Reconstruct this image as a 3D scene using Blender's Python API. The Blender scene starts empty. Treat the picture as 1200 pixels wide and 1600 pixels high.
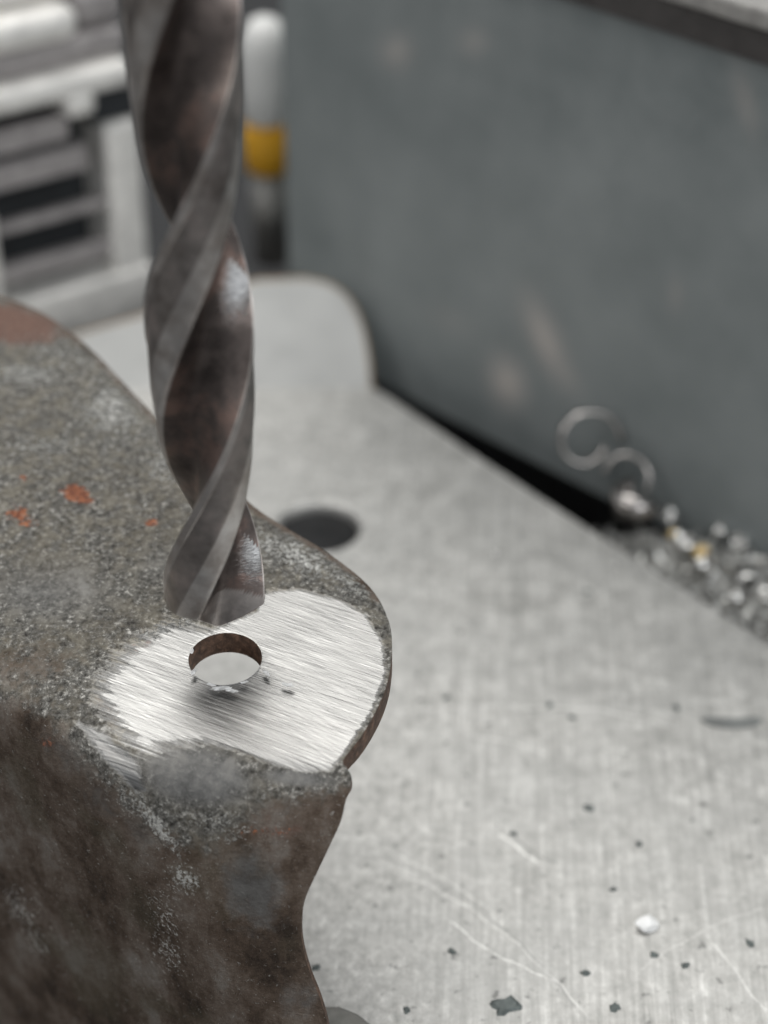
import bpy, bmesh, math, random
import numpy as np
from mathutils import Vector, Matrix
from mathutils.geometry import delaunay_2d_cdt
random.seed(7); rng = np.random.default_rng(7)
S = bpy.context.scene
COL = S.collection
MM = 0.001                                      # everything below is measured in millimetres

# ------------------------------------------------------------------ camera, world, lamps, exposure
TH, FP, DIST = math.radians(34), 3200.0, 209.0  # pitch, focal length in photo pixels, distance to the hole
RX = np.array([1, 0, 0.]); FW = np.array([0, math.cos(TH), -math.sin(TH)]); UP = np.array([0, math.sin(TH), math.cos(TH)])
def ray(x, y): return FW + (x-600)/FP*RX - (y-800)/FP*UP
CAM = -DIST*ray(352, 1030)
cd = bpy.data.cameras.new('camera'); cam = bpy.data.objects.new('camera', cd); COL.objects.link(cam)
cam.location = Vector(CAM)*MM; cam.rotation_euler = (math.pi/2-TH, 0, 0)
cd.sensor_fit = 'VERTICAL'; cd.sensor_height = 36; cd.lens = 36*FP/1600
cd.clip_start = 0.005; cd.clip_end = 50
cd.dof.use_dof = True; cd.dof.focus_distance = 0.209; cd.dof.aperture_fstop = 15; cd.dof.aperture_blades = 0
S.camera = cam

W = bpy.data.worlds.new('World'); S.world = W; W.use_nodes = True
bg = W.node_tree.nodes['Background']; bg.inputs[0].default_value = (0.92, 0.96, 1.0, 1); bg.inputs[1].default_value = 0.40
def area(name, loc, target, sx, sy, power, col):
    l = bpy.data.lights.new(name, 'AREA'); l.shape = 'RECTANGLE'; l.size = sx; l.size_y = sy; l.energy = power; l.color = col
    o = bpy.data.objects.new(name, l); COL.objects.link(o); o.location = loc
    o.rotation_euler = (Vector(target)-Vector(loc)).to_track_quat('-Z', 'Y').to_euler()
    return o
area('ceiling_light', (-0.10, 0.34, 1.0), (0, 0.03, 0), 0.95, 0.8, 8.8, (1.0, 0.985, 0.95))
area('side_fill', (-0.95, -0.45, 0.75), (0, 0.03, 0), 0.6, 0.5, 3.0, (1.0, 0.97, 0.93))  # added fill lamp, lights the bracket ridge and cabinet from the left
area('front_fill', (0.75, -1.15, 0.85), (0, 0.05, 0), 0.9, 0.7, 8.0, (0.97, 0.985, 1.0))  # added fill lamp behind the camera, brightens faces turned towards it
S.view_settings.view_transform = 'Standard'; S.view_settings.look = 'None'
S.view_settings.exposure = 0.0; S.view_settings.gamma = 1.0
S.render.engine = 'CYCLES'

# ------------------------------------------------------------------ geometry helpers
def on_z(x, y, z):
    r = ray(x, y); return CAM + (z-CAM[2])/r[2]*r
def on_plane(x, y, p0, n):
    r = ray(x, y); return CAM + ((p0-CAM) @ n)/(r @ n)*r
def to_px(P):
    v = np.asarray(P)-CAM; d = v @ FW
    return np.array([600 + FP*(v @ RX)/d, 800 - FP*(v @ UP)/d])
def link(name, me, mat=None, parent=None, smooth=False):
    o = bpy.data.objects.new(name, me); COL.objects.link(o)
    if mat: me.materials.append(mat)
    if parent: o.parent = parent
    if smooth: me.polygons.foreach_set('use_smooth', [True]*len(me.polygons))
    return o
def mesh(name, vs, fs, mat=None, parent=None, smooth=False):
    me = bpy.data.meshes.new(name)
    me.from_pydata([tuple(float(c)*MM for c in v) for v in vs], [], [tuple(f) for f in fs]); me.update()
    return link(name, me, mat, parent, smooth)
def from_bm(name, bm, mat=None, parent=None, smooth=False):
    bmesh.ops.recalc_face_normals(bm, faces=bm.faces)
    for v in bm.verts: v.co *= MM
    me = bpy.data.meshes.new(name); bm.to_mesh(me); bm.free()
    return link(name, me, mat, parent, smooth)
def tag(o, label, cat, group=None, kind=None):
    o['label'] = label; o['category'] = cat
    if group: o['group'] = group
    if kind: o['kind'] = kind
    return o
def empty(name, loc=(0, 0, 0), M=None):
    o = bpy.data.objects.new(name, None); COL.objects.link(o); o.empty_display_size = 0.005
    if M is not None: o.matrix_world = M
    else: o.location = Vector(loc)*MM
    return o
def bevel(o, w, seg=3, ang=40):
    m = o.modifiers.new('bevel', 'BEVEL'); m.width = w*MM; m.segments = seg; m.limit_method = 'ANGLE'; m.angle_limit = math.radians(ang)
    o.data.polygons.foreach_set('use_smooth', [True]*len(o.data.polygons))
    w = o.modifiers.new('weighted', 'WEIGHTED_NORMAL'); w.keep_sharp = False; w.weight = 90; return o
def prism(pts, z0, z1):
    """vertical prism over a plan outline"""
    n = len(pts); bm = bmesh.new()
    a = [bm.verts.new((p[0], p[1], z0)) for p in pts]; b = [bm.verts.new((p[0], p[1], z1)) for p in pts]
    bm.faces.new(a[::-1]); bm.faces.new(b)
    for i in range(n): bm.faces.new((a[i], a[(i+1) % n], b[(i+1) % n], b[i]))
    return bm
def box(bm, c, s, M=None):
    r = bmesh.ops.create_cube(bm, size=1.0)
    for v in r['verts']:
        v.co = Vector((v.co.x*s[0]+c[0], v.co.y*s[1]+c[1], v.co.z*s[2]+c[2]))
        if M is not None: v.co = M @ v.co
def lathe(prof, seg=48):
    bm = bmesh.new(); rings = []
    for r, z in prof:
        rings.append([bm.verts.new((r*math.cos(2*math.pi*k/seg), r*math.sin(2*math.pi*k/seg), z)) for k in range(seg)])
    for a, b in zip(rings, rings[1:]):
        for k in range(seg): bm.faces.new((a[k], a[(k+1) % seg], b[(k+1) % seg], b[k]))
    bm.faces.new(rings[0][::-1]); bm.faces.new(rings[-1]); return bm
def catmull(P, step, closed=False):
    P = np.asarray(P, float); n = len(P); out = []
    for i in range(n if closed else n-1):
        g = (lambda k: P[k % n]) if closed else (lambda k: P[min(max(k, 0), n-1)])
        p0, p1, p2, p3 = g(i-1), g(i), g(i+1), g(i+2)
        m = max(1, int(np.linalg.norm(p2-p1)/step))
        for k in range(m):
            t = k/m
            out.append(0.5*((2*p1)+(p2-p0)*t+(2*p0-5*p1+4*p2-p3)*t*t+(3*p1-p0-3*p2+p3)*t**3))
    if not closed: out.append(P[-1])
    return np.array(out)
def inside(Q, poly):
    Q = np.asarray(Q); x, y = Q[:, 0], Q[:, 1]; r = np.zeros(len(Q), bool); n = len(poly)
    for i in range(n):
        x1, y1 = poly[i]; x2, y2 = poly[(i+1) % n]
        if y1 == y2: continue
        r ^= ((y1 > y) != (y2 > y)) & (x < (x2-x1)*(y-y1)/(y2-y1)+x1)
    return r
def poly_dist(Q, poly, closed=True):
    Q = np.asarray(Q); d = np.full(len(Q), 1e9); n = len(poly)
    for i in range(n if closed else n-1):
        a, b = np.asarray(poly[i], float), np.asarray(poly[(i+1) % n], float); ab = b-a
        t = np.clip(((Q-a) @ ab)/max(ab @ ab, 1e-9), 0, 1)
        d = np.minimum(d, np.linalg.norm(Q-(a+t[:, None]*ab), axis=1))
    return d
def soft_poly(Q, poly, w):
    s = poly_dist(Q, poly)*np.where(inside(Q, poly), 1, -1); return np.clip(0.5+0.5*s/w, 0, 1)
def gauss(Q, x, y, rx, ry, ang=0):
    c, s = math.cos(math.radians(ang)), math.sin(math.radians(ang)); dx, dy = Q[:, 0]-x, Q[:, 1]-y
    u, v = dx*c+dy*s, -dx*s+dy*c
    return np.exp(-(u/rx)**2-(v/ry)**2)
def set_attr(me, name, arr):
    at = me.attributes.new(name, 'FLOAT', 'POINT'); at.data.foreach_set('value', np.asarray(arr, np.float32))

# ------------------------------------------------------------------ material helpers
class Mat:
    def __init__(s, name):
        s.m = bpy.data.materials.new(name); s.m.use_nodes = True; s.t = s.m.node_tree
        s.b = s.t.nodes['Principled BSDF']; s._p = None
    def n(s, typ, **kw):
        nd = s.t.nodes.new(typ)
        for k, v in kw.items(): setattr(nd, k, v)
        return nd
    def put(s, sock, v):
        if isinstance(v, bpy.types.NodeSocket): s.t.links.new(v, sock)
        elif isinstance(v, (tuple, list)) and len(v) == 3 and sock.type == 'RGBA': sock.default_value = (*v, 1)
        else: sock.default_value = v
    def set(s, **kw):
        for k, v in kw.items(): s.put(s.b.inputs[k.replace('_', ' ')], v)
        return s
    @property
    def pos(s):                                  # object coordinates in millimetres
        if s._p is None:
            tc = s.n('ShaderNodeTexCoord'); s._p = s.vmul(tc.outputs['Object'], (1000, 1000, 1000))
        return s._p
    def vmul(s, a, b):
        v = s.n('ShaderNodeVectorMath', operation='MULTIPLY'); s.put(v.inputs[0], a); s.put(v.inputs[1], b); return v.outputs[0]
    def rot(s, a, ang, scale=(1, 1, 1)):
        v = s.n('ShaderNodeMapping'); s.put(v.inputs['Vector'], a)
        v.inputs['Rotation'].default_value = ang; return s.vmul(v.outputs[0], scale)
    def math(s, op, a, b=0.0, c=None, clamp=False):
        v = s.n('ShaderNodeMath', operation=op, use_clamp=clamp); s.put(v.inputs[0], a); s.put(v.inputs[1], b)
        if c is not None: s.put(v.inputs[2], c)
        return v.outputs[0]
    def noise(s, scale, vec=None, detail=4, rough=0.6, dist=0.0):
        v = s.n('ShaderNodeTexNoise'); s.put(v.inputs['Vector'], vec if vec is not None else s.pos)
        v.inputs['Scale'].default_value = scale; v.inputs['Detail'].default_value = detail
        v.inputs['Roughness'].default_value = rough; v.inputs['Distortion'].default_value = dist
        return v.outputs['Fac']
    def voro(s, scale, vec=None, feature='F1'):
        v = s.n('ShaderNodeTexVoronoi', feature=feature); s.put(v.inputs['Vector'], vec if vec is not None else s.pos)
        v.inputs['Scale'].default_value = scale; return v.outputs
    def step(s, x, lo, hi, a=0.0, b=1.0):
        v = s.n('ShaderNodeMapRange', interpolation_type='SMOOTHSTEP'); s.put(v.inputs[0], x)
        s.put(v.inputs[1], lo); s.put(v.inputs[2], hi); v.inputs[3].default_value = a; v.inputs[4].default_value = b
        return v.outputs[0]
    def mix(s, f, a, b):
        v = s.n('ShaderNodeMix', data_type='RGBA'); s.put(v.inputs[0], f); s.put(v.inputs[6], a); s.put(v.inputs[7], b); return v.outputs[2]
    def mixf(s, f, a, b):
        v = s.n('ShaderNodeMix', data_type='FLOAT'); s.put(v.inputs[0], f); s.put(v.inputs[2], a); s.put(v.inputs[3], b); return v.outputs[0]
    def ramp(s, x, stops):
        v = s.n('ShaderNodeValToRGB'); s.put(v.inputs[0], x); e = v.color_ramp.elements
        while len(e) < len(stops): e.new(0.5)
        for k, (p, c) in zip(e, stops): k.position = p; k.color = (*c, 1)
        return v.outputs[0]
    def attr(s, name):
        v = s.n('ShaderNodeAttribute', attribute_name=name); return v.outputs['Fac']
    def bump(s, h, dist, strength=1.0, normal=None):
        v = s.n('ShaderNodeBump'); v.inputs['Strength'].default_value = strength; v.inputs['Distance'].default_value = dist*MM
        s.put(v.inputs['Height'], h)
        if normal is not None: s.put(v.inputs['Normal'], normal)
        return v.outputs[0]
def plain(name, col, rough=0.5, metal=0.0, var=0.15, scale=0.4, bump=0.02):
    m = Mat(name); n = m.noise(scale); d = tuple(c*(1-var*2) for c in col); l = tuple(min(1, c*(1+var)) for c in col)
    m.set(Base_Color=m.ramp(n, [(0.3, d), (0.7, l)]), Roughness=m.step(m.noise(scale*2.3), 0.3, 0.7, rough*0.85, min(1, rough*1.15)), Metallic=metal)
    if bump: m.set(Normal=m.bump(m.noise(scale*6), bump))
    return m.m

# ---- bracket steel: scaled grey, bare ground patch, brown oxide, flakes, rust (masks paint wear and a dark reflection at the front fold)
m = Mat('bracket_steel')
fine = m.noise(1.7, detail=8, rough=0.78); med = m.noise(0.55, detail=5, rough=0.65); big = m.noise(0.12, detail=3)
grit = m.voro(2.2)['Distance']
grey = m.ramp(fine, [(0.38, (0.028, 0.024, 0.021)), (0.46, (0.12, 0.114, 0.102)), (0.55, (0.21, 0.203, 0.185)), (0.62, (0.58, 0.56, 0.52))])
warm = m.ramp(med, [(0.38, (0.085, 0.068, 0.048)), (0.62, (0.30, 0.27, 0.21))])
base = m.mix(m.step(m.math('ADD', m.math('MULTIPLY', med, 0.6), m.math('MULTIPLY', big, 0.4)), 0.42, 0.58), grey, m.mix(0.5, grey, warm))
sdir = m.rot(m.pos, (0, 0, 0.6), (1, 1, 0.7))
bn = m.math('ADD', m.math('MULTIPLY', m.noise(0.16, sdir, 4, 0.6), 0.68), m.math('MULTIPLY', m.noise(1.1, sdir, 7, 0.75), 0.32))
brown = m.ramp(bn, [(0.36, (0.042, 0.029, 0.021)), (0.46, (0.115, 0.082, 0.060)), (0.54, (0.19, 0.148, 0.118)), (0.64, (0.29, 0.26, 0.23))])
brown = m.mix(m.step(m.noise(0.09, detail=2), 0.5, 0.65, 0, 0.5), brown, m.mix(0.6, brown, (0.10, 0.095, 0.06)))
bm_ = m.step(m.math('ADD', m.attr('brown'), m.math('MULTIPLY', m.math('SUBTRACT', med, 0.5), 1.0)), 0.3, 0.7)
c1 = m.mix(bm_, base, brown)
pink = m.step(m.math('ADD', m.attr('pink'), m.math('MULTIPLY', m.math('SUBTRACT', med, 0.5), 0.9)), 0.35, 0.7)
c1 = m.mix(pink, c1, m.ramp(fine, [(0.3, (0.11, 0.055, 0.04)), (0.7, (0.30, 0.19, 0.15))]))
rustm = m.step(m.math('ADD', m.attr('rust'), m.math('MULTIPLY', m.math('SUBTRACT', m.noise(1.5, detail=7, rough=0.8), 0.5), 2.4)), 0.42, 0.62)
c1 = m.mix(rustm, c1, m.ramp(fine, [(0.38, (0.07, 0.022, 0.012)), (0.5, (0.25, 0.075, 0.03)), (0.62, (0.46, 0.18, 0.08))]))
flake_n = m.noise(2.3, detail=5, rough=0.72, dist=0.8)
flake = m.step(m.math('ADD', flake_n, m.math('MULTIPLY', m.attr('flake'), 0.20)), 0.60, 0.74)
flake = m.math('MULTIPLY', flake, m.step(m.attr('bare_reflect'), 0.2, 0.6, 1, 0.15))
bare_reflect = m.step(m.math('ADD', m.attr('bare_reflect'), m.math('MULTIPLY', m.math('SUBTRACT', med, 0.5), 0.7)), 0.3, 0.75, 0, 0.85)
c1 = m.mix(bare_reflect, c1, m.ramp(med, [(0.35, (0.105, 0.104, 0.102)), (0.65, (0.20, 0.197, 0.19))]))
c1 = m.mix(flake, c1, m.ramp(fine, [(0.3, (0.45, 0.44, 0.41)), (0.6, (0.85, 0.84, 0.80))]))
scale_dir = m.rot(m.pos, (0, 0, math.radians(24)), (0.05, 3.6, 0.02))
dirx = m.rot(m.pos, (0, 0, math.radians(38)), (0.06, 2.6, 0.02))
st1 = m.noise(1.9, scale_dir, 2, 0.5); st2 = m.noise(0.5, scale_dir, 3, 0.6); st3 = m.noise(3.6, scale_dir, 1, 0.5)
gm = m.step(m.math('ADD', m.attr('ground'), m.math('ADD', m.math('MULTIPLY', m.math('SUBTRACT', st2, 0.5), 0.6), m.math('MULTIPLY', m.math('SUBTRACT', fine, 0.5), 0.5))), 0.32, 0.68)
gcol = m.ramp(m.math('ADD', m.math('MULTIPLY', st1, 0.5), m.math('ADD', m.math('MULTIPLY', st3, 0.27), m.math('MULTIPLY', m.noise(1.7, dirx, 2, 0.5), 0.23))), [(0.32, (0.10, 0.098, 0.096)), (0.45, (0.23, 0.228, 0.223)), (0.56, (0.34, 0.336, 0.328)), (0.68, (0.66, 0.652, 0.635))])
col = m.mix(gm, c1, gcol)
rough = m.mixf(gm, m.mixf(flake, m.mixf(bare_reflect, m.step(fine, 0.3, 0.7, 0.42, 0.68), 0.34), 0.35), m.step(st1, 0.3, 0.7, 0.24, 0.38))
met = m.mixf(gm, m.mixf(rustm, m.mixf(flake, 0.55, 0.8), 0.0), 1.0)
hh = m.math('ADD', m.math('MULTIPLY', fine, 0.7), m.math('MULTIPLY', flake, 0.25))
bmp = m.bump(m.math('MULTIPLY', hh, m.mixf(gm, m.mixf(bare_reflect, 1.0, 0.3), 0.06)), 0.42)
bmp = m.bump(m.math('MULTIPLY', m.math('ADD', st1, m.math('MULTIPLY', st3, 0.6)), gm), 0.028, 1.0, bmp)
m.set(Base_Color=col, Roughness=rough, Metallic=met, Normal=bmp); M_BRACKET = m.m

m = Mat('bracket_edge_oxide')
f = m.noise(1.2, detail=6, rough=0.7)
m.set(Base_Color=m.ramp(f, [(0.3, (0.045, 0.032, 0.025)), (0.5, (0.14, 0.085, 0.06)), (0.68, (0.30, 0.18, 0.12))]), Roughness=0.6, Metallic=0.3, Normal=m.bump(f, 0.3)); M_EDGE = m.m

# ---- drill steel: grey-brown oxide film, paler colour on lands, bright smear mask: painted highlight plus cut metal near the flute mouth
m = Mat('drill_steel')
dn = m.noise(0.22, detail=5, rough=0.62); df = m.noise(2.5, detail=5, rough=0.7); lines = m.noise(1.6, m.vmul(m.pos, (1, 1, 5.0)), 4, 0.7)
tint = m.ramp(dn, [(0.36, (0.12, 0.10, 0.092)), (0.5, (0.20, 0.165, 0.15)), (0.64, (0.34, 0.24, 0.205))])
land = m.ramp(dn, [(0.36, (0.52, 0.465, 0.425)), (0.64, (0.86, 0.83, 0.80))])
c = m.mix(m.attr('land'), tint, land)
sm = m.step(m.math('ADD', m.attr('smear_glint'), m.math('MULTIPLY', m.math('SUBTRACT', lines, 0.5), 0.9)), 0.25, 0.85)
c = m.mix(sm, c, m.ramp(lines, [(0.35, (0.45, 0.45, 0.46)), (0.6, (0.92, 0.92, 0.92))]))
c = m.mix(m.step(df, 0.66, 0.72), c, (0.10, 0.085, 0.075))
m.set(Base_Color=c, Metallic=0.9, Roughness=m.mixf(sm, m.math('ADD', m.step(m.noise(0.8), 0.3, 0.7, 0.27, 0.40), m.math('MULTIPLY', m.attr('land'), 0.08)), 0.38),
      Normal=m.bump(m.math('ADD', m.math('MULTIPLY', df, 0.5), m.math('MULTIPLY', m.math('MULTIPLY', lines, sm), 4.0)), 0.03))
M_DRILL = m.m

def SEP(m):
    q = m.n('ShaderNodeSeparateXYZ'); m.put(q.inputs[0], m.pos); return q.outputs[0]
# ---- table steel: brushed both ways, blotches, fine pits and long curved scratches
m = Mat('table_steel')
p = m.pos
bl = m.noise(0.09, detail=4, rough=0.6); bl2 = m.noise(0.30, detail=6, rough=0.7, dist=0.5); fn = m.noise(0.9, m.vmul(p, (1, 0.7, 1)), 6, 0.72)
br1 = m.noise(1.5, m.vmul(m.rot(p, (0, 0, 0.05)), (1.0, 0.035, 1)), 5, 0.7); br2 = m.noise(1.4, m.vmul(p, (0.05, 1.0, 1)), 3, 0.6)
bmask = m.step(m.math('ADD', m.math('MULTIPLY', m.noise(0.05, detail=2), 60.0), m.math('MULTIPLY', SEP(m), 1.0)), 38, 62, 0.25, 1.0)
v = m.math('ADD', m.math('ADD', m.mixf(bmask, m.math('ADD', m.math('MULTIPLY', fn, 0.22), m.math('MULTIPLY', m.noise(0.75, m.vmul(m.rot(p, (0, 0, -0.7)), (1, 0.22, 1)), 5, 0.7), 0.12)), m.math('ADD', m.math('MULTIPLY', br1, 0.28), 0.03)), m.math('MULTIPLY', br2, 0.03)), m.math('ADD', m.math('MULTIPLY', bl2, 0.22), m.math('ADD', m.math('MULTIPLY', bl, 0.24), m.math('MULTIPLY', fn, 0.2))))
colr = m.ramp(v, [(0.38, (0.27, 0.268, 0.255)), (0.47, (0.45, 0.444, 0.425)), (0.53, (0.585, 0.577, 0.555)), (0.61, (0.90, 0.89, 0.86))])
colr = m.mix(m.step(bl, 0.42, 0.62, 0, 0.5), colr, (0.33, 0.328, 0.315))
sp = m.step(m.noise(0.55, detail=4, rough=0.6), 0.61, 0.70, 0, 0.65)
colr = m.mix(sp, colr, (0.14, 0.14, 0.135))
SCR = []; 
def scratch(a, b, c, w, dark, gain):
    A, B, Cc = (on_z(*q, -40)[:2] for q in (a, b, c))
    d = 2*(A[0]*(B[1]-Cc[1])+B[0]*(Cc[1]-A[1])+Cc[0]*(A[1]-B[1]))
    ux = ((A@A)*(B[1]-Cc[1])+(B@B)*(Cc[1]-A[1])+(Cc@Cc)*(A[1]-B[1]))/d
    uy = ((A@A)*(Cc[0]-B[0])+(B@B)*(A[0]-Cc[0])+(Cc@Cc)*(B[0]-A[0]))/d
    ctr = np.array([ux, uy]); r = np.linalg.norm(A-ctr); mid = B; half = max(np.linalg.norm(A-B), np.linalg.norm(Cc-B))
    SCR.append((ctr, r, mid, half, w, dark, gain))
scratch((560, 1325), (760, 1430), (915, 1600), 0.22, True, 0.55)
scratch((590, 1350), (775, 1450), (925, 1600), 0.18, False, 0.6)
scratch((695, 1430), (775, 1490), (850, 1525), 0.20, False, 0.9)
scratch((830, 1106), (930, 1108), (1060, 1140), 0.28, False, 0.7)
scratch((640, 1110), (760, 1102), (860, 1105), 0.25, False, 0.4)
scratch((785, 1308), (815, 1328), (850, 1358), 0.38, False, 1.0)
scratch((800, 1305), (835, 1330), (872, 1350), 0.3, True, 0.6)
scratch((470, 1290), (640, 1345), (760, 1420), 0.22, False, 0.5)
scratch((740, 1150), (800, 1160), (860, 1178), 0.22, False, 0.7)
scratch((985, 1530), (1090, 1460), (1190, 1420), 0.2, False, 0.4)
scratch((1120, 1480), (1150, 1520), (1200, 1590), 0.25, False, 0.6)
wob = m.n('ShaderNodeTexNoise'); m.put(wob.inputs['Vector'], p); wob.inputs['Scale'].default_value = 0.25
wv = m.n('ShaderNodeVectorMath', operation='MULTIPLY_ADD'); m.put(wv.inputs[0], wob.outputs['Color']); wv.inputs[1].default_value = (1.4, 1.4, 0); m.put(wv.inputs[2], p)
flat = m.n('ShaderNodeVectorMath', operation='MULTIPLY'); m.put(flat.inputs[0], wv.outputs[0]); flat.inputs[1].default_value = (1, 1, 0)
groove = None
for ctr, r, mid, half, w, dark, gain in SCR:
    d1 = m.n('ShaderNodeVectorMath', operation='DISTANCE'); m.put(d1.inputs[0], flat.outputs[0]); d1.inputs[1].default_value = (ctr[0]+.7, ctr[1]+.7, 0)
    d2 = m.n('ShaderNodeVectorMath', operation='DISTANCE'); m.put(d2.inputs[0], flat.outputs[0]); d2.inputs[1].default_value = (mid[0]+.7, mid[1]+.7, 0)
    e = m.step(m.math('ABSOLUTE', m.math('SUBTRACT', d1.outputs['Value'], r)), w*0.35, w, 1, 0)
    k = m.math('MULTIPLY', m.math('MULTIPLY', e, m.step(d2.outputs['Value'], half*0.75, half, 1, 0)), m.step(fn, 0.35, 0.55, 0.12*gain, 0.7*gain))
    colr = m.mix(k, colr, (0.2, 0.2, 0.195) if dark else (0.92, 0.91, 0.88))
h = m.math('ADD', m.math('MULTIPLY', br1, 0.5), m.math('ADD', m.math('MULTIPLY', br2, 0.25), m.math('MULTIPLY', fn, 0.7)))
m.set(Base_Color=colr, Metallic=0.45, Roughness=m.step(bl2, 0.3, 0.7, 0.40, 0.56), Normal=m.bump(h, 0.06)); M_TABLE = m.m

M_BORE = plain('dark_bore', (0.035, 0.035, 0.036), 0.35, 0.6)  # near-black for the bore lining and bolt head
# ---- painted cabinet: blue-grey enamel, smudges, scuffs down to pale primer
m = Mat('blue_grey_enamel')
sm_ = m.noise(0.05, detail=4, rough=0.6)
c = m.ramp(sm_, [(0.3, (0.16, 0.180, 0.182)), (0.7, (0.235, 0.255, 0.256))])
sc = m.step(m.noise(0.07, m.rot(m.pos, (0, 0, math.radians(45)), (1.2, 1, 0.8)), 4, 0.6), 0.66, 0.76, 0, 0.35)
c = m.mix(sc, c, (0.26, 0.25, 0.25))
c = m.mix(m.attr('scuff'), c, (0.45, 0.41, 0.385))
m.set(Base_Color=c, Roughness=m.step(m.noise(0.2), 0.3, 0.7, 0.34, 0.5), Normal=m.bump(m.noise(0.9), 0.05)); M_CAB = m.m
M_LID = plain('pale_grey_enamel', (0.30, 0.29, 0.275), 0.5)
M_LID_SHADE = plain('lid_shade', (0.055, 0.05, 0.048), 0.6)  # dark colour standing in for the shadow under the lid
M_PIT = plain('gap_shade_floor', (0.022, 0.022, 0.023), 0.55)  # black shade of the gap put into floor, plinth and ledge colour
M_CAST = plain('cast_aluminium', (0.90, 0.88, 0.84), 0.45, 0.2, 0.10, 0.3, 0.08)
M_FIN = plain('grey_fin_metal', (0.40, 0.375, 0.37), 0.5, 0.2)
M_DARK = plain('vent_interior', (0.02, 0.023, 0.026), 0.7)
M_ARM = plain('planed_steel', (0.50, 0.50, 0.485), 0.45, 0.4, 0.06, 0.08, 0.03)
M_WHITE = plain('white_plastic', (0.93, 0.93, 0.91), 0.35, 0, 0.02)
M_ORANGE = plain('orange_plastic', (1.0, 0.50, 0.03), 0.35, 0, 0.05)
M_POST = plain('turned_steel_post', (0.40, 0.39, 0.37), 0.4, 0.8)
M_BLUE = plain('blued_chip', (0.55, 0.52, 0.50), 0.25, 1.0, 0.15)
M_BRIGHT = plain('bright_swarf', (0.85, 0.84, 0.82), 0.22, 1.0, 0.1, 1.0)
M_BRASS = plain('straw_tempered_swarf', (0.70, 0.55, 0.30), 0.3, 1.0, 0.1, 1.0)
M_GRIT = plain('dark_grit', (0.13, 0.15, 0.145), 0.55, 0.2, 0.2, 2.0)
M_FLAKE = plain('white_flake_material', (0.95, 0.95, 0.94), 0.5, 0, 0.01, 2.0)

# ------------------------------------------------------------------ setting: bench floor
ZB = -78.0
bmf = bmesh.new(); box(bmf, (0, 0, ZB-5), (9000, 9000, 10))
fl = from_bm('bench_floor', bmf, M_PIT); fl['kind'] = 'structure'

# ------------------------------------------------------------------ drill table
HT = -40.0
far_l = [on_z(x, y, HT)[:2] for x, y in [(1750, 1340), (1400, 1126), (1200, 1000), (960, 847), (745, 708), (640, 637)]]
corner = [on_z(x, y, HT)[:2] for x, y in [(612, 619), (592, 607), (570, 601), (545, 598), (500, 595), (400, 592), (240, 585), (100, 581), (-80, 578)]]
rest = [on_z(x, y, HT)[:2] for x, y in [(-80, 800), (60, 1000), (250, 1260), (430, 1480), (480, 1640), (520, 2000), (1750, 2000)]]
outl = np.array(far_l+corner+rest)
hc = on_z(497, 823, HT)[:2]; HR = abs(on_z(562, 823, HT)[0]-hc[0])
hole = np.array([hc+HR*np.array([math.cos(a), math.sin(a)]) for a in np.linspace(0, 2*math.pi, 64, endpoint=False)])
def plate_with_hole(outl, hole, z1, z0):
    lo, hi = outl.min(0), outl.max(0); gp = np.array([(x+(j % 2)*4, y) for j, y in enumerate(np.arange(lo[1]+3, hi[1], 7)) for x in np.arange(lo[0]+3, hi[0], 8)])+rng.normal(0, .2, 2)
    gp = gp[inside(gp, outl) & ~inside(gp, hole)]; gp = gp[(poly_dist(gp, outl) > 4) & (poly_dist(gp, hole) > 2)]
    pts = [Vector(q) for q in outl]+[Vector(q) for q in hole]+[Vector(q) for q in gp]; n, k = len(outl), len(hole)
    ed = [(i, (i+1) % n) for i in range(n)]+[(n+i, n+(i+1) % k) for i in range(k)]
    V, _, Fc, *_ = delaunay_2d_cdt(pts, ed, [], 0, 1e-6)
    V = np.array([tuple(v) for v in V]); ce = np.array([V[list(f)].mean(0) for f in Fc])
    ok = inside(ce, outl) & ~inside(ce, hole)
    bm = bmesh.new(); t = [bm.verts.new((v[0], v[1], z1)) for v in V]; b = [bm.verts.new((v[0], v[1], z0)) for v in V]
    for f, o in zip(Fc, ok):
        if o: bm.faces.new([t[i] for i in f]); bm.faces.new([b[i] for i in reversed(f)])
    for e in [e for e in bm.edges if len(e.link_faces) == 1 and e.verts[0].co.z == z1]:
        i, j = t.index(e.verts[0]), t.index(e.verts[1]); bm.faces.new((t[i], t[j], b[j], b[i]))
    for v in [v for v in bm.verts if not v.link_faces]: bm.verts.remove(v)
    bmesh.ops.dissolve_limit(bm, angle_limit=0.001, verts=bm.verts, edges=bm.edges) if False else None
    return bm
tb = from_bm('drill_table', plate_with_hole(outl, hole, HT, HT-26), M_TABLE)
bevel(tb, 0.9, 3); tb.modifiers.remove(tb.modifiers['weighted']); tb.data.polygons.foreach_set('use_smooth', [False]*len(tb.data.polygons))
tag(tb, 'brushed grey steel machine table with a round bolt hole, under the rusty bracket', 'table')
bore = from_bm('bore_lining', lathe([(HR-0.02, HT-1.6), (HR-0.02, HT-25), (HR-1.2, HT-25), (HR-1.2, HT-30)]), M_BORE, tb)
bore.location = Vector((hc[0], hc[1], 0))*MM
bm = lathe([(HR*0.8, HT-15), (HR*0.8, HT-9), (HR*0.62, HT-8.2), (HR*0.3, HT-8.2), (HR*0.3, HT-11)], 32)
bolt = from_bm('bolt_head', bm, M_BORE, tb); bolt.location = Vector((hc[0], hc[1], 0))*MM

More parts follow.
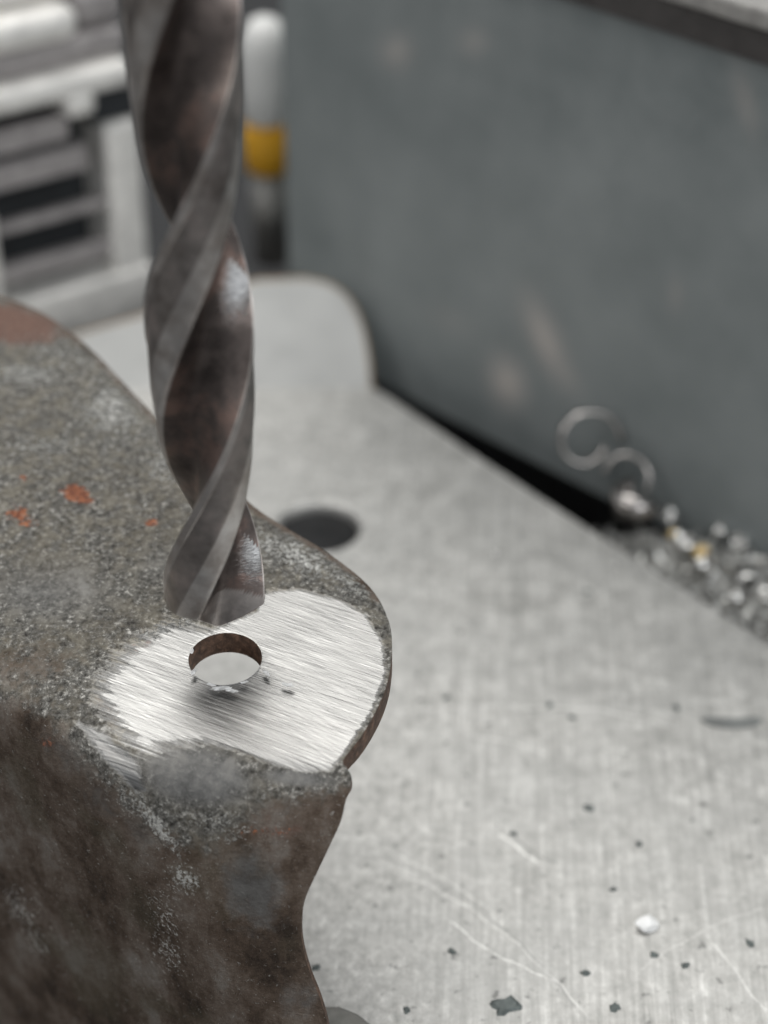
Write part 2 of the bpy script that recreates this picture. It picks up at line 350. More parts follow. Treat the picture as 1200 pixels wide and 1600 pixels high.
# ------------------------------------------------------------------ arm plate behind the table
arm_px = [tuple(q) for q in catmull([(585, 650), (583, 595), (578, 545), (567, 500), (546, 462), (516, 440), (478, 431)], 8)]
arm_px += [(400, 434), (240, 484), (100, 524), (-120, 590), (-120, 760), (300, 760)]
an = np.array([0, -math.sin(math.radians(45)), math.cos(math.radians(45))]); ap = on_z(500, 640, -42.5)
tp = [on_plane(x, y, ap, an) for x, y in arm_px]; bt_ = [q-an*9-np.array([0, -3., 0]) for q in tp]; k = len(tp)
bma = bmesh.new(); ta = [bma.verts.new(q) for q in tp]; ba = [bma.verts.new(q) for q in bt_]
bma.faces.new(ta); bma.faces.new(ba[::-1])
for i in range(k): bma.faces.new((ta[i], ba[i], ba[(i+1) % k], ta[(i+1) % k]))
ar = from_bm('support_arm', bma, M_ARM); bevel(ar, 2.0, 5); ar.data.materials.append(plain('tan_edge', (0.30, 0.235, 0.165), 0.5, 0.3)); ar.modifiers['bevel'].material = 1  # tan colour on the bevelled edges
tag(ar, 'smooth pale steel sloping arm with a rounded corner behind the table', 'machine arm')

# ------------------------------------------------------------------ vented aluminium housing
P0 = on_z(240, 486, -44); AH = math.radians(34)
X = Vector((math.cos(AH), math.sin(AH), 0)); Nf = Vector((math.sin(AH), -math.cos(AH), 0))
MH = Matrix(((X.x, -Nf.x, 0, P0[0]*MM), (X.y, -Nf.y, 0, P0[1]*MM), (0, 0, 1, 0), (0, 0, 0, 1)))   # local x along the face, y into it, z up
hs = empty('vented_housing', M=MH)
tag(hs, 'cast aluminium motor housing with dark vent slots and ridged top', 'motor housing')
U0, U1 = -75.0, 0.0
def hb(name, mat, boxes, bv=0.8, seg=3):
    b = bmesh.new()
    for (x0, x1, y0, y1, z0, z1) in boxes: box(b, ((x0+x1)/2, (y0+y1)/2, (z0+z1)/2), (x1-x0, y1-y0, z1-z0))
    o = from_bm(name, b, mat, hs); bevel(o, bv, seg); return o
hb('vent_recess', M_DARK, [(U0, -5.2, 9.0, 20, -41, 2)], 0.2)
hb('side_frame', M_CAST, [(-6.6, U1, 0, 16, -40.6, -7.5)], 1.2)
hb('base_rail', M_CAST, [(U0, 0.6, -0.8, 16, -44, -34.6)], 1.0)
for z0, z1, x1 in [(-31.6, -28.4, -6.4), (-22.5, -20.7, -6.4), (-14.7, -10.3, -9.5), (-8.6, -4.4, -12.5)]:
    hb('fin', M_FIN, [(U0, x1, 0.9, 3.4, z0, z1)], 0.5)
hb('left_web', M_CAST, [(U0-3, -27.5, -0.4, 14, -34.7, -17)], 1.2)
hb('lower_rib', M_CAST, [(U0, -1.2, -2.0, 14, -0.9, 3.6)], 1.7, 5)
hb('boss_lug', M_CAST, [(-14, -8.5, -2.2, 6, -4.2, 0.4)], 1.6, 5)
hb('dark_slot', M_DARK, [(-8.0, 2.0, 1.5, 15, -7.4, -1.0)], 0.3)  # near-black block where a dark slot shows
hb('fan_shroud', M_FIN, [(U0, -0.8, 1.2, 18, 3.7, 8.3)], 1.2, 4)
hb('middle_rib', M_CAST, [(U0, -9.5, -0.6, 16, 8.4, 14.0)], 2.4, 5)
hb('end_cap', M_FIN, [(-9.4, 0.2, 2.5, 18, 8.4, 15.5)], 2.5, 5)
hb('upper_rib', M_CAST, [(U0, -8.0, 3.0, 20, 14.1, 18.5)], 2.0, 5)
hb('top_cover', M_FIN, [(U0, -3.0, 6.5, 34, 18.6, 27)], 3.0, 5)

# ------------------------------------------------------------------ post with white grip and orange collar
pp = on_z(425, 405, -44)
po = empty('lever_post', (pp[0], pp[1], -44))
tag(po, 'steel post topped by a white grip with an orange collar, behind the drill', 'lever')
from_bm('shaft', lathe([(3.5, 0), (3.5, 18.2)], 40), M_POST, po, True)
from_bm('collar', lathe([(3.6, 18.2), (4.3, 18.7), (4.5, 22), (4.5, 26.5), (3.9, 27.6)], 40), M_ORANGE, po, True)
from_bm('grip', lathe([(3.9, 27.6), (4.4, 28.6), (4.5, 34), (4.5, 40), (4.0, 43.5), (2.6, 45.8), (1.0, 46.6)], 40), M_WHITE, po, True)

# ------------------------------------------------------------------ cabinet
A = on_z(650, 627, -45); AC = math.radians(-45.07)
D = np.array([math.cos(AC), math.sin(AC), 0]); NN = np.array([-D[1], D[0], 0])     # NN points away from the camera
MC = Matrix(((D[0], NN[0], 0, A[0]*MM), (D[1], NN[1], 0, A[1]*MM), (0, 0, 1, 0), (0, 0, 0, 1)))
cb = empty('machine_cabinet', M=MC)
tag(cb, 'large blue grey painted steel cabinet with scuffed front, standing behind the table', 'cabinet')
nx, nz = 150, 60; x0, x1, z0, z1 = -30.5, 150.0, -45.0, 33.0
gx = np.linspace(x0, x1, nx); gz = np.linspace(z0, z1, nz)
vs = [(x, 0, z) for z in gz for x in gx]; fs = [(j*nx+i, j*nx+i+1, (j+1)*nx+i+1, (j+1)*nx+i) for j in range(nz-1) for i in range(nx-1)]
b0 = len(vs); vs += [(x0, 90, z0), (x1, 90, z0), (x1, 90, z1), (x0, 90, z1)]
row0 = list(range(nx)); rowN = [(nz-1)*nx+i for i in range(nx)]; c0 = [j*nx for j in range(nz)]; cN = [j*nx+nx-1 for j in range(nz)]
fs += [row0[::-1]+[b0, b0+1], rowN+[b0+2, b0+3], c0+[b0+3, b0], cN[::-1]+[b0+1, b0+2], (b0, b0+3, b0+2, b0+1)]
front = mesh('body', vs, fs, M_CAB, cb)
wpts = np.array([A*np.array([1, 1, 0])+D*v[0]+NN*v[1]+np.array([0, 0, v[2]]) for v in vs])
px = np.array([to_px(q) for q in wpts])
sc = np.zeros(len(vs))
for (x, y, rx, ry, an, g) in [(852, 530, 20, 62, -24, .75), (793, 598, 24, 36, -20, .8), (878, 575, 14, 40, -30, .45), (620, 80, 22, 24, 0, .5), (740, 65, 20, 20, 0, .35),
                              (1165, 160, 14, 50, -15, .35), (1055, 460, 14, 30, 0, .2), (830, 480, 12, 26, -20, .3), (700, 500, 40, 20, 30, .1)]:
    sc = np.maximum(sc, g*gauss(px, x, y, rx, ry, an))
sc[b0:] = 0; set_attr(front.data, 'scuff', sc)
bt = bmesh.new(); box(bt, (60, 44.5, 33.3), (182, 91, 4.2)); o = from_bm('lid_shade_strip', bt, M_LID_SHADE, cb); o.location.z = 0.0  # dark strip modelled as the shade below the lid
bt = bmesh.new(); box(bt, (60, 45.5, 37.0), (184, 94, 3.0)); bevel(from_bm('top_sheet', bt, M_LID, cb), 0.7)
bt = bmesh.new(); box(bt, (60, 54, -61.5), (180, 70, 32.8)); from_bm('plinth', bt, M_PIT, cb)  # set back and near-black, stands in for the unlit gap

# ------------------------------------------------------------------ bracket: one pressed sheet, bent at a front fold and a side fold
TILT = math.radians(7)
n_tab = np.array([0.0, -math.sin(TILT), math.cos(TILT)])
def on_tab(x, y): return on_plane(x, y, np.zeros(3), n_tab)
f1, f2 = on_tab(215, 1212), on_tab(535, 1222)
fd = (f2-f1)/np.linalg.norm(f2-f1)
side = np.cross(fd, np.array([0, 0, 1.])); side /= np.linalg.norm(side)
n_front = side*math.cos(math.radians(14)) + np.array([0, 0, 1])*math.sin(math.radians(14))
if n_front[1] > 0: n_front = -side*math.cos(math.radians(14)) + np.array([0, 0, 1])*math.sin(math.radians(14))
g1, g2 = on_tab(0, 1085), on_tab(165, 1195)
g3 = on_plane(395, 1600, f1, n_front)
n_left = np.cross(g2-g1, g3-g1); n_left /= np.linalg.norm(n_left)
if n_left[1] > 0: n_left = -n_left
def t_plane(rx, p0, n): return ((p0-CAM) @ n)/(rx @ n)
def smax(a, b, k): return 0.5*(a+b+np.sqrt((a-b)**2+k*k))
OUT = catmull([(-90, 425), (-40, 440), (0, 453), (60, 478), (108, 513), (150, 549), (200, 600), (245, 645), (300, 699), (350, 745), (400, 788), (450, 819), (500, 848),
               (545, 880), (578, 910), (600, 944), (611, 985), (612, 1020), (607, 1060), (592, 1102), (566, 1148), (536, 1188), (541, 1198), (549, 1213), (548, 1232), (540, 1252), (533, 1282),
               (520, 1312), (499, 1356), (478, 1400), (471, 1435), (473, 1475), (485, 1520), (500, 1560), (512, 1605), (524, 1690), (526, 1740)], 4)
OUT = np.vstack([OUT, [(-90, 1740)]])
e1 = np.array([1.0, 0, 0]); e2 = np.cross(n_tab, e1); hcen = on_tab(352, 1029); HRD = 3.75
HOLE = np.array([to_px(hcen+HRD*(math.cos(a)*e1+math.sin(a)*e2)) for a in np.linspace(0, 2*math.pi, 90, endpoint=False)])
st = 4.6; pts = []
for j, y in enumerate(np.arange(420, 1740, st*0.87)):
    for x in np.arange(-88, 620, st): pts.append((x+(j % 2)*st/2, y))
pts = np.array(pts)+rng.normal(0, 0.35, (len(pts), 2))
pts = pts[inside(pts, OUT) & ~inside(pts, HOLE)]
pts = pts[(poly_dist(pts, OUT[::2]) > 2.6) & (poly_dist(pts, HOLE) > 2.2)]
n, k = len(OUT), len(HOLE); allp = np.vstack([OUT, HOLE, pts])
ed = [(i, (i+1) % n) for i in range(n)]+[(n+i, n+(i+1) % k) for i in range(k)]
V2, _, F2, *_ = delaunay_2d_cdt([Vector(q) for q in allp], ed, [], 0, 1e-5)
V2 = np.array([tuple(v) for v in V2]); ce = np.array([V2[list(f)].mean(0) for f in F2])
okf = inside(ce, OUT) & ~inside(ce, HOLE)
RR = FW[None]+((V2[:, 0]-600)/FP)[:, None]*RX-((V2[:, 1]-800)/FP)[:, None]*UP
tt, tf, tl = (t_plane(RR, p0, nn) for p0, nn in ((np.zeros(3), n_tab), (f1, n_front), (g1, n_left)))
T = smax(smax(tt, tf, 5.0), tl, 7.0)
# the back edge of the sheet rolls away a little, the middle of the left flank is dished
P3 = CAM+T[:, None]*RR
wav = 0.35*np.sin(V2[:, 0]/67+V2[:, 1]/91)+0.25*np.sin(V2[:, 0]/39-V2[:, 1]/53+1)
keep = np.clip((np.hypot(V2[:, 0]-420, V2[:, 1]-1050)-190)/120, 0, 1)
roll = np.clip((1-poly_dist(V2, OUT[:int(len(OUT)*0.52)], False)/34), 0, 1)**2*np.where(V2[:, 1] < 985, 1, 0)
P3 = P3+(wav*keep)[:, None]*n_tab*0.5-(roll*0.7)[:, None]*n_tab
fl_ = [tuple(f) if True else f for f, o in zip(F2, okf) if o]
br = mesh('rusty_bracket', P3, fl_, M_BRACKET, None, True)
br.data.materials.append(M_EDGE)
bmn = bmesh.new(); bmn.from_mesh(br.data)
for v in [v for v in bmn.verts if not v.link_faces]: v.co.z += 0   # keep indices for the masks
fsum = sum((f.normal for f in bmn.faces), Vector())
if fsum.z < 0: bmesh.ops.reverse_faces(bmn, faces=bmn.faces)
bmn.to_mesh(br.data); bmn.free()
Q = V2
gr = soft_poly(Q, [(415, 925), (470, 921), (530, 937), (572, 962), (597, 1003), (604, 1050), (583, 1110), (530, 1190), (512, 1204), (470, 1206), (430, 1196), (370, 1172), (318, 1160), (268, 1168), (222, 1180), (180, 1140), (150, 1092), (155, 1062), (215, 1000), (262, 972), (330, 984), (400, 955)], np.clip(60-(Q[:, 0]-200)*0.3, 12, 60))
ridge = soft_poly(Q, [(112, 1126), (165, 1146), (215, 1186), (222, 1215), (232, 1238), (212, 1240), (178, 1205)], 14)
set_attr(br.data, 'ground', np.maximum(gr, ridge*0.9))
brn = soft_poly(Q, [(-100, 1055), (60, 1105), (150, 1210), (250, 1310), (330, 1330), (420, 1260), (520, 1235), (700, 1200), (700, 1760), (-100, 1760)], 50)
brn = np.maximum(brn, 0.55*gauss(Q, 40, 1040, 110, 60)); brn = np.maximum(brn, 0.5*gauss(Q, 175, 1110, 40, 40))
brn = np.maximum(brn, np.clip(1-poly_dist(Q, OUT[:int(len(OUT)*0.5)], False)/22, 0, 1)*0.9)
set_attr(br.data, 'brown', np.clip(brn, 0, 1))
flk = np.zeros(len(Q))
for x, y, rx, ry, an, g in [(175, 640, 60, 50, 20, 1), (40, 585, 70, 22, 5, .9), (110, 560, 120, 40, 10, .55), (60, 700, 90, 26, -8, .7), (170, 690, 60, 30, 10, .6), (250, 725, 40, 40, 0, .7), (215, 800, 40, 30, 0, .45),
                            (470, 870, 70, 26, 28, 1.1), (540, 905, 40, 20, 40, .9), (420, 850, 40, 25, 20, .9), (255, 985, 50, 14, -15, .8), (350, 1290, 60, 28, 12, .55), (290, 1375, 28, 22, 20, .85), (255, 1430, 26, 60, -10, .45), (215, 1262, 12, 8, 48, .6), (245, 1288, 55, 11, 52, 1.25), (30, 1420, 40, 20, 50, .6), (55, 1470, 30, 16, 50, .6), (265, 1490, 20, 30, -10, .6), (210, 1250, 60, 30, 45, .5),
                            (330, 1075, 30, 8, 0, .9), (410, 1030, 14, 40, -30, .6)]:
    flk = np.maximum(flk, g*gauss(Q, x, y, rx, ry, an))
set_attr(br.data, 'flake', flk)
ba_ = np.zeros(len(Q))
for x, y, rx, ry, an, g in [(80, 920, 170, 75, 0, .62), (250, 880, 60, 60, 0, .5), (305, 1212, 105, 56, 8, 1), (465, 1216, 90, 20, 5, .75), (395, 1390, 60, 80, -20, .8), (150, 1250, 60, 40, 45, .5), (100, 1180, 90, 30, 40, .5), (470, 1560, 60, 60, 0, .5), (215, 1300, 30, 50, -40, .5)]:
    ba_ = np.maximum(ba_, g*gauss(Q, x, y, rx, ry, an))
set_attr(br.data, 'bare_reflect', ba_)  # smooth bare metal; the fold patch paints the drill's dark reflection
rs = np.zeros(len(Q))
for x, y, rx, ry, an, g in [(120, 772, 30, 15, 20, 1), (28, 802, 22, 12, -10, .85), (42, 815, 22, 8, 0, .7), (238, 816, 14, 7, 0, .9), (35, 748, 12, 7, 0, .6), (75, 1163, 14, 10, 0, .6), (415, 1300, 50, 10, 5, .5), (230, 1010, 40, 14, -20, .5)]:
    rs = np.maximum(rs, g*gauss(Q, x, y, rx, ry, an))
set_attr(br.data, 'rust', rs)
set_attr(br.data, 'pink', np.maximum(gauss(Q, 20, 505, 90, 38, 10), 0.45*gauss(Q, 430, 1300, 90, 40, 0)))
sd = br.modifiers.new('thickness', 'SOLIDIFY'); sd.thickness = 2.9*MM; sd.offset = -1; sd.material_offset_rim = 1; sd.use_even_offset = False
vg = br.vertex_groups.new(name='sheet_thickness')
for lo_, hi_, wt in [(-9999, 1215, 1.0), (1215, 1260, 0.6), (1260, 9999, 0.3)]:
    vg.add([int(i) for i in np.where((V2[:, 1] >= lo_) & (V2[:, 1] < hi_))[0]], wt, 'REPLACE')
sd.vertex_group = 'sheet_thickness'
bv = br.modifiers.new('bevel', 'BEVEL'); bv.width = 0.28*MM; bv.segments = 2; bv.limit_method = 'ANGLE'; bv.angle_limit = math.radians(55)
bb = bmesh.new(); r_ = random.Random(5)
for (x, y, L, w_, an) in [(345, 1076, 1.7, .5, .1), (362, 1080, 1.3, .4, -.3), (303, 1050, .9, .4, 1.2), (416, 1052, 1.0, .4, -.9), (450, 1070, 1.2, .4, -.3), (300, 1018, .8, .3, 1.6), (330, 1070, .8, .35, -.4), (382, 1066, .8, .3, .3)]:
    q = on_tab(x, y)+n_tab*0.05; a0 = len(bb.verts)
    r0 = bmesh.ops.create_icosphere(bb, subdivisions=2, radius=1.0)
    for v in r0['verts']:
        j_ = r_.uniform(.55, 1.3); c_ = Vector((v.co.x*L*.6*j_, v.co.y*w_*.6*j_, v.co.z*.09*j_)); c_.rotate(Matrix.Rotation(an, 3, 'Z'))
        v.co = Vector(q)+c_
from_bm('hole_burr', bb, plain('torn_burr_steel', (0.88, 0.87, 0.85), 0.4, 0.35, 0.2, 2.0, 0.1), br)
tag(br, 'rusty pressed steel bracket with a freshly ground tab and drilled hole, under the drill bit', 'bracket')

# ------------------------------------------------------------------ twist drill
RD, LEAD, LEN = 5.0, 60.5, 92.0
half = []
half += [(math.cos(a), math.sin(a)) for a in np.radians(np.linspace(0, 9, 4))]
half += [(.972*math.cos(a), .972*math.sin(a)) for a in np.radians(np.linspace(11, 44, 9))]
half += [tuple(q) for q in catmull([(.70, .675), (.57, .755), (.43, .815), (.31, .85), (.24, .845), (.20, .79)], .05)[1:]]
nl = len(half)
fl2 = catmull([(.20, .79), (.12, .62), (.05, .45), (-.02, .30), (-.12, .19), (-.32, .10), (-.62, .04), (-1, 0)], .05)[1:-1]
half += [tuple(q) for q in fl2]
half = np.array(half); isl = np.array([0.75]*4+[0.42]*9+[1.0]*(nl-13)+[0.0]*len(fl2))
sec = np.vstack([half, -half])*RD; island = np.concatenate([isl, isl]); ns = len(sec)
PH0 = math.radians(-26)
vs, fs, lm, smr = [], [], [], []
def cone(r): return r/math.tan(math.radians(57))
rs_ = np.linalg.norm(sec, axis=1); an_ = np.degrees(np.arctan2(sec[:, 1], sec[:, 0])) % 180
relief = np.where(island > 0, np.clip(an_, 0, 79)/79*1.3, 1.3*np.clip((178-an_)/85, 0, 1))*(rs_/RD)
K = 420
for j in range(K+1):
    for i in range(ns):
        z = cone(rs_[i])+relief[i]*max(0, 1-j/12)+LEN*j/K
        a = PH0+2*math.pi*z/LEAD; c, s = math.cos(a), math.sin(a)
        vs.append((sec[i, 0]*c-sec[i, 1]*s, sec[i, 0]*s+sec[i, 1]*c, z)); lm.append(max(island[i], 0.45 if (z-cone(rs_[i]) < 5.5-1.0*rs_[i] and island[i] == 0) else 0))
for j in range(K):
    for i in range(ns):
        a, b = j*ns+i, j*ns+(i+1) % ns; fs.append((a, b, b+ns, a+ns))
top = len(vs)-ns; fs.append(tuple(range(top, top+ns)))
prev = list(range(ns))
for sfac in (0.8, 0.6, 0.4, 0.2):
    cur = []
    for i in range(ns):
        r = rs_[i]*sfac; z = cone(r)+relief[i]*sfac; a = PH0+2*math.pi*z/LEAD*sfac; c, s = math.cos(a), math.sin(a)
        cur.append(len(vs)); vs.append(((sec[i, 0]*c-sec[i, 1]*s)*sfac, (sec[i, 0]*s+sec[i, 1]*c)*sfac, z)); lm.append(0.6)
    for i in range(ns): fs.append((prev[(i+1) % ns], prev[i], cur[i], cur[(i+1) % ns]))
    prev = cur
ci = len(vs); vs.append((0, 0, 0)); lm.append(0.5)
for i in range(ns): fs.append((prev[(i+1) % ns], prev[i], ci))
tip = on_plane(338, 978, np.array([0, 0.35, 0]), np.array([0, 1., 0]))
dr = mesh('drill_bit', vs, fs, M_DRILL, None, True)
dr.location = Vector(tip)*MM
try: dr.data.set_sharp_from_angle(angle=math.radians(38))
except Exception as ex: print('sharp', ex)
set_attr(dr.data, 'land', lm)
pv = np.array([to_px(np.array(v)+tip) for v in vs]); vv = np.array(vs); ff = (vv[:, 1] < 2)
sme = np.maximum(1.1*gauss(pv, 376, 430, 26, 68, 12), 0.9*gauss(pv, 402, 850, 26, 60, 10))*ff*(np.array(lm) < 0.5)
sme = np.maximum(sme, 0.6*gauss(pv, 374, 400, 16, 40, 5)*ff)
set_attr(dr.data, 'smear_glint', sme)  # upper flute spots paint a specular highlight into the colour
tag(dr, 'brown tinted steel twist drill bit hanging point down above the drilled hole', 'drill bit')
print('tip', tip, 'table hole', hc, HR)

# ------------------------------------------------------------------ swarf and chips
def chip_mesh(size, seed, flatness=0.35):
    r = random.Random(seed); b = bmesh.new(); bmesh.ops.create_icosphere(b, subdivisions=2, radius=1)
    d = [Vector((r.uniform(-1, 1), r.uniform(-1, 1), r.uniform(-1, 1))).normalized() for _ in range(7)]; h = [r.uniform(0.45, 0.95) for _ in d]
    for v in b.verts:
        c = v.co.copy()
        for dd, hh_ in zip(d, h):
            o = c.dot(dd)-hh_
            if o > 0: c -= dd*o
        v.co = Vector((c.x*size*r.uniform(.8, 1.2), c.y*size*0.7*r.uniform(.8, 1.2), (c.z+0.6)*size*flatness))
    return b
def splat(size, seed, th=0.22):
    r = random.Random(seed); n = 15; arm_ = [r.uniform(.5, .85) for _ in range(n)]
    for _ in range(2): arm_[r.randrange(n)] = r.uniform(.9, 1.15)
    P_ = [(size*arm_[k]*math.cos(6.2832*k/n)*1.2, size*arm_[k]*math.sin(6.2832*k/n)*.9) for k in range(n)]
    b = prism(P_, 0.004, th)
    for v in b.verts:
        if v.co.z > .01: v.co = Vector((v.co.x*.7, v.co.y*.7, v.co.z*r.uniform(.6, 1.3)))
    return b
def chip(name, x, y, size, seed, mat, label, cat, group=None, z=HT, flat=0.35, ang=0):
    o = from_bm(name, chip_mesh(size, seed, flat), mat); q = on_z(x, y, z); o.location = Vector((q[0], q[1], z))*MM; o.rotation_euler[2] = ang
    return tag(o, label, cat, group)
chip('paint_flake', 1010, 1446, 1.75, 3, M_FLAKE, 'small white angular flake lying on the steel table', 'flake', None, flat=0.5, ang=.4)
GR = 'dark grit on the table'
for i, (x, y, s, lab) in enumerate([
        (790, 1572, 1.5, 'largest dark grit lump on the table near the bottom edge'),
        (860, 1102, 0.55, 'dark grit speck at the start of the pale scratch'),
        (893, 1122, 0.45, 'dark grit speck just below the pale scratch'),
        (697, 1090, 0.45, 'dark grit speck beside the round end of the ground tab'),
        (1057, 1106, 0.5, 'dark grit speck beside the dark curled sliver'),
        (920, 1263, 0.65, 'dark grit speck alone in the middle of the table'),
        (998, 1319, 0.5, 'dark grit speck above the white flake'),
        (802, 1303, 0.45, 'dark grit speck at the top of the short bright gouge'),
        (958, 1390, 0.45, 'dark grit speck between the lone middle speck and the white flake'),
        (1022, 1492, 0.55, 'dark grit speck just below the white flake'),
        (1072, 1508, 0.5, 'dark grit speck below and right of the white flake'),
        (1172, 1475, 0.6, 'dark grit speck by the right edge of the table view'),
        (915, 1521, 0.55, 'dark grit speck beyond the end of the long curved scratch'),
        (960, 1575, 0.65, 'elongated dark grit speck at the bottom, right of the largest lump'),
        (705, 1487, 0.5, 'dark grit speck between the bracket and the long curved scratch'),
        (494, 1512, 0.5, 'dark green speck touching the edge of the bracket flange'),
        (636, 1578, 0.45, 'dark grit speck at the bottom, nearest the bracket foot'),
        (918, 925, 0.5, 'faint dark speck near the far edge of the table')]):
    q = on_z(x, y, HT); o = from_bm('grit_speck', splat(s*1.25, 20+i, 0.15+0.12*s), M_GRIT); o.location = Vector(q)*MM; o.rotation_euler[2] = i*1.3; tag(o, lab, 'grit', GR)
q = on_z(1143, 1123, HT); cr = [(4.0*math.cos(a)-0, 2.0*math.sin(a)) for a in np.linspace(3.3, 6.1, 12)]+[(3.0*math.cos(a), 0.4*math.sin(a)+.3) for a in np.linspace(6.1, 3.3, 12)]
o = from_bm('curled_sliver', prism(cr, 0.004, 0.2), plain('grey_sliver', (0.22, 0.23, 0.225), 0.5, 0.3)); o.location = Vector(q)*MM; tag(o, 'dark crescent shaped sliver lying on the table near the right edge', 'sliver')
chip('bright_speck', 775, 868, 0.55, 61, M_BRIGHT, 'bright metal speck on the table right of the bolt hole', 'speck', flat=0.5)
chip('bright_speck', 963, 884, 0.5, 62, M_BRIGHT, 'bright metal speck close to the far table edge', 'speck', flat=0.5)

def curl(name, M3, r0, r1, turns, w, pitch, mat, thick=0.25, phase=0.0):
    """a rolled ribbon of swarf: spiral in local xz, width along local y"""
    n = int(26*turns)+2; vs, fs = [], []
    for i in range(n):
        t = i/(n-1); a = phase+t*turns*2*math.pi; r = r0+(r1-r0)*t; wl = w*(0.35+0.65*math.sin(math.pi*min(1, t*1.6+0.12)*0.5))
        for rr in (r-thick/2, r+thick/2):
            for yy in (-wl/2, wl/2): vs.append((rr*math.cos(a), yy+pitch*t, rr*math.sin(a)))
    for i in range(n-1):
        o, p_ = 4*i, 4*i+4
        for a, b in ((0, 1), (1, 3), (3, 2), (2, 0)): fs.append((o+a, o+b, p_+b, p_+a))
    fs += [(0, 2, 3, 1), (4*n-4, 4*n-3, 4*n-1, 4*n-2)]
    o = mesh(name, vs, fs, mat, None, True); o.matrix_world = M3; return o
def cab_at(x, y, off):
    """a point in front of the cabinet face"""
    q = on_plane(x, y, A-NN*off, NN); return q
def facing(q, tilt=0.0, yaw=0.0):
    return Matrix.Translation(Vector(q)*MM) @ Matrix.Rotation(yaw, 4, 'Z') @ Matrix.Rotation(tilt, 4, 'X')
curl('swarf_curl', facing(cab_at(918, 690, 5), -0.35, 0.15), 5.2, 2.9, 0.95, 1.8, 0.8, M_BLUE, thick=0.55, phase=-0.1)
o = bpy.data.objects['swarf_curl']; tag(o, 'open spiral curl of swarf standing highest against the cabinet', 'swarf', 'curled drill swarf')
o = curl('swarf_curl', facing(cab_at(975, 745, 5), -0.5, -0.2), 3.9, 2.9, 0.58, 2.0, 1.2, M_BLUE, thick=0.6, phase=-0.6)
tag(o, 'half turn hook of swarf just below the spiral curl', 'swarf', 'curled drill swarf')
o = curl('swarf_curl', facing(cab_at(1000, 795, 6), 1.15, 0.3), 2.6, 4.2, 0.7, 4.0, 2.0, M_BLUE, thick=0.7, phase=0.6)
tag(o, 'flat lying strip of swarf under the hooked curl', 'swarf', 'curled drill swarf')
LG = [(1047, 812, 'bright swarf shaving at the top of the gold flecked row', 1.2, M_BRIGHT), (1058, 842, 'upper straw coloured swarf shaving in the bright row', 1.0, M_BRASS), (1075, 858, 'largest bright swarf shaving in the gold flecked row', 1.6, M_BRIGHT),
      (1094, 874, 'lower straw coloured swarf shaving in the bright row', 1.1, M_BRASS), (1098, 893, 'bright swarf shaving at the bottom of the gold flecked row', 1.4, M_BRIGHT), (1130, 835, 'bright swarf coil on the pale heap, the left of two', 1.1, M_BRIGHT),
      (1163, 848, 'bright swarf coil on the pale heap, the right of two', 1.1, M_BRIGHT), (1165, 905, 'long bright swarf piece at the right picture edge', 1.9, M_BRIGHT), (1190, 925, 'bright swarf piece below the long one at the right edge', 1.6, M_BRIGHT),
      (1143, 932, 'bright swarf coil nearest the table edge', 1.2, M_BRIGHT), (1195, 800, 'pink tinged swarf coil highest at the right edge', 1.3, M_BRIGHT)]
for i, (x, y, lab, s, mt) in enumerate(LG):
    q = on_z(x, y, -40.5)
    M4 = Matrix.Translation(Vector(q)*MM) @ Matrix.Rotation(0.9*i, 4, 'Z') @ Matrix.Rotation(0.5+0.35*i, 4, 'X')
    o = curl('swarf_shaving', M4, 0.45*s, 1.0*s, 1.3+0.2*(i % 4), 1.5*s, 0.9*s, mt, thick=0.22, phase=i)
    tag(o, lab, 'swarf', 'bright swarf beyond the table edge')
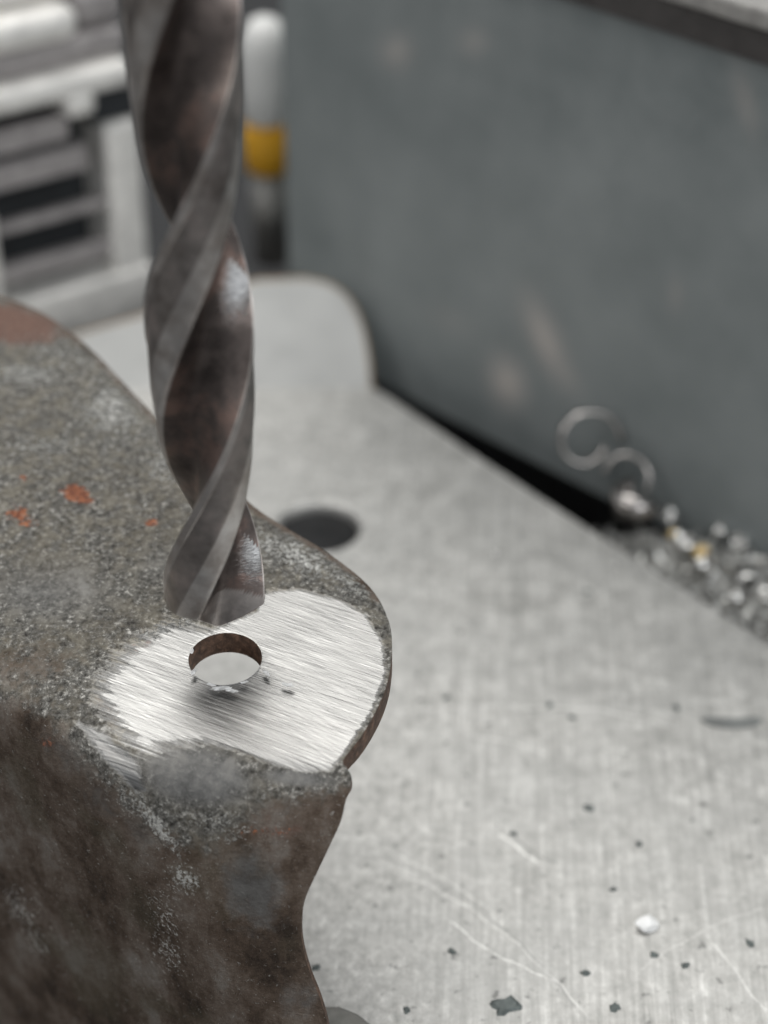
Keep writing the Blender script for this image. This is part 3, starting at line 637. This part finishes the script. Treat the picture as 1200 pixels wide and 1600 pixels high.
# heap of small chips filling the gap between table edge and cabinet: nobody could count it
vs, fs = [], []
def add_chip(q, s, r):
    """small bent strip"""
    a = r.uniform(0, 6.28, 3); R3 = np.array(Matrix.Rotation(a[0], 3, 'X') @ Matrix.Rotation(a[1], 3, 'Y') @ Matrix.Rotation(a[2], 3, 'Z'))
    o = len(vs); L, w, bend, t = s*r.uniform(.7, 1.8), s*r.uniform(.3, .7), r.uniform(.6, 2.6), .12
    for k in range(5):
        ang = (k/4-.5)*bend; c = np.array([L*math.sin(ang)/bend*1.6, 0, L*(1-math.cos(ang))/bend*1.6]); nrm = np.array([-math.sin(ang), 0, math.cos(ang)])
        for sy in (-1, 1):
            for sn in (0, 1): vs.append(q+R3 @ (c+np.array([0, sy*w/2, 0])+nrm*t*sn))
    for k in range(4):
        i = o+4*k
        for a_, b_ in ((0, 1), (1, 3), (3, 2), (2, 0)): fs.append((i+a_, i+b_, i+4+b_, i+4+a_))
    fs.append((o, o+2, o+3, o+1)); fs.append((o+16, o+17, o+19, o+18))
EA, EB = on_z(640, 637, HT), on_z(1200, 1000, HT); ed_ = (EB-EA)/np.linalg.norm(EB-EA); en = np.array([-ed_[1], ed_[0], 0])
s0 = (on_z(865, 790, HT)-EA) @ ed_
for i in range(5200):
    u = s0+abs(rng.normal(0, 1))*10+rng.uniform(-3, 60); w_ = rng.uniform(0.6, 24)
    up = min(1.0, max(0.05, (u-s0+4)/22)); zt = -51+up*7+4*math.exp(-((u-s0-44)/16)**2)*min(1, w_/10)+min(2, 0.3*w_)*up
    q = EA+ed_*u+en*w_; q[2] = zt-abs(rng.normal(0, 1))*2.5
    if (q-A) @ NN > -1.2: continue
    add_chip(q, rng.uniform(0.7, 1.7), rng)
hp = mesh('swarf_heap', vs, fs, plain('grey_swarf', (0.74, 0.72, 0.69), 0.35, 0.5, 0.4, 0.6), None, False)
tag(hp, 'heap of fine grey drill swarf filling the gap behind the table edge', 'swarf heap', None, 'stuff')
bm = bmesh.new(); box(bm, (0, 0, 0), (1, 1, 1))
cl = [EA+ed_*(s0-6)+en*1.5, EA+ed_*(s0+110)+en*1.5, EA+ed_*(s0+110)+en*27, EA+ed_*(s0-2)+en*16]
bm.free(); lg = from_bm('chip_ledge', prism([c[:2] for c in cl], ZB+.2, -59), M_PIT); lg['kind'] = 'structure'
# foot of the bracket clamp at the bottom edge of the picture
ft = [on_z(x, y, HT+1.5)[:2] for x, y in [(498, 1570), (530, 1570), (560, 1582), (585, 1602), (600, 1640), (590, 1690), (500, 1700)]]
fo = from_bm('clamp_foot', prism(ft, HT+.05, HT+1.5), plain('dull_grey_steel', (0.24, 0.235, 0.215), 0.55, 0.2)); bevel(fo, .5)
tag(fo, 'dull grey clamp foot peeping out under the bracket at the bottom edge', 'clamp')
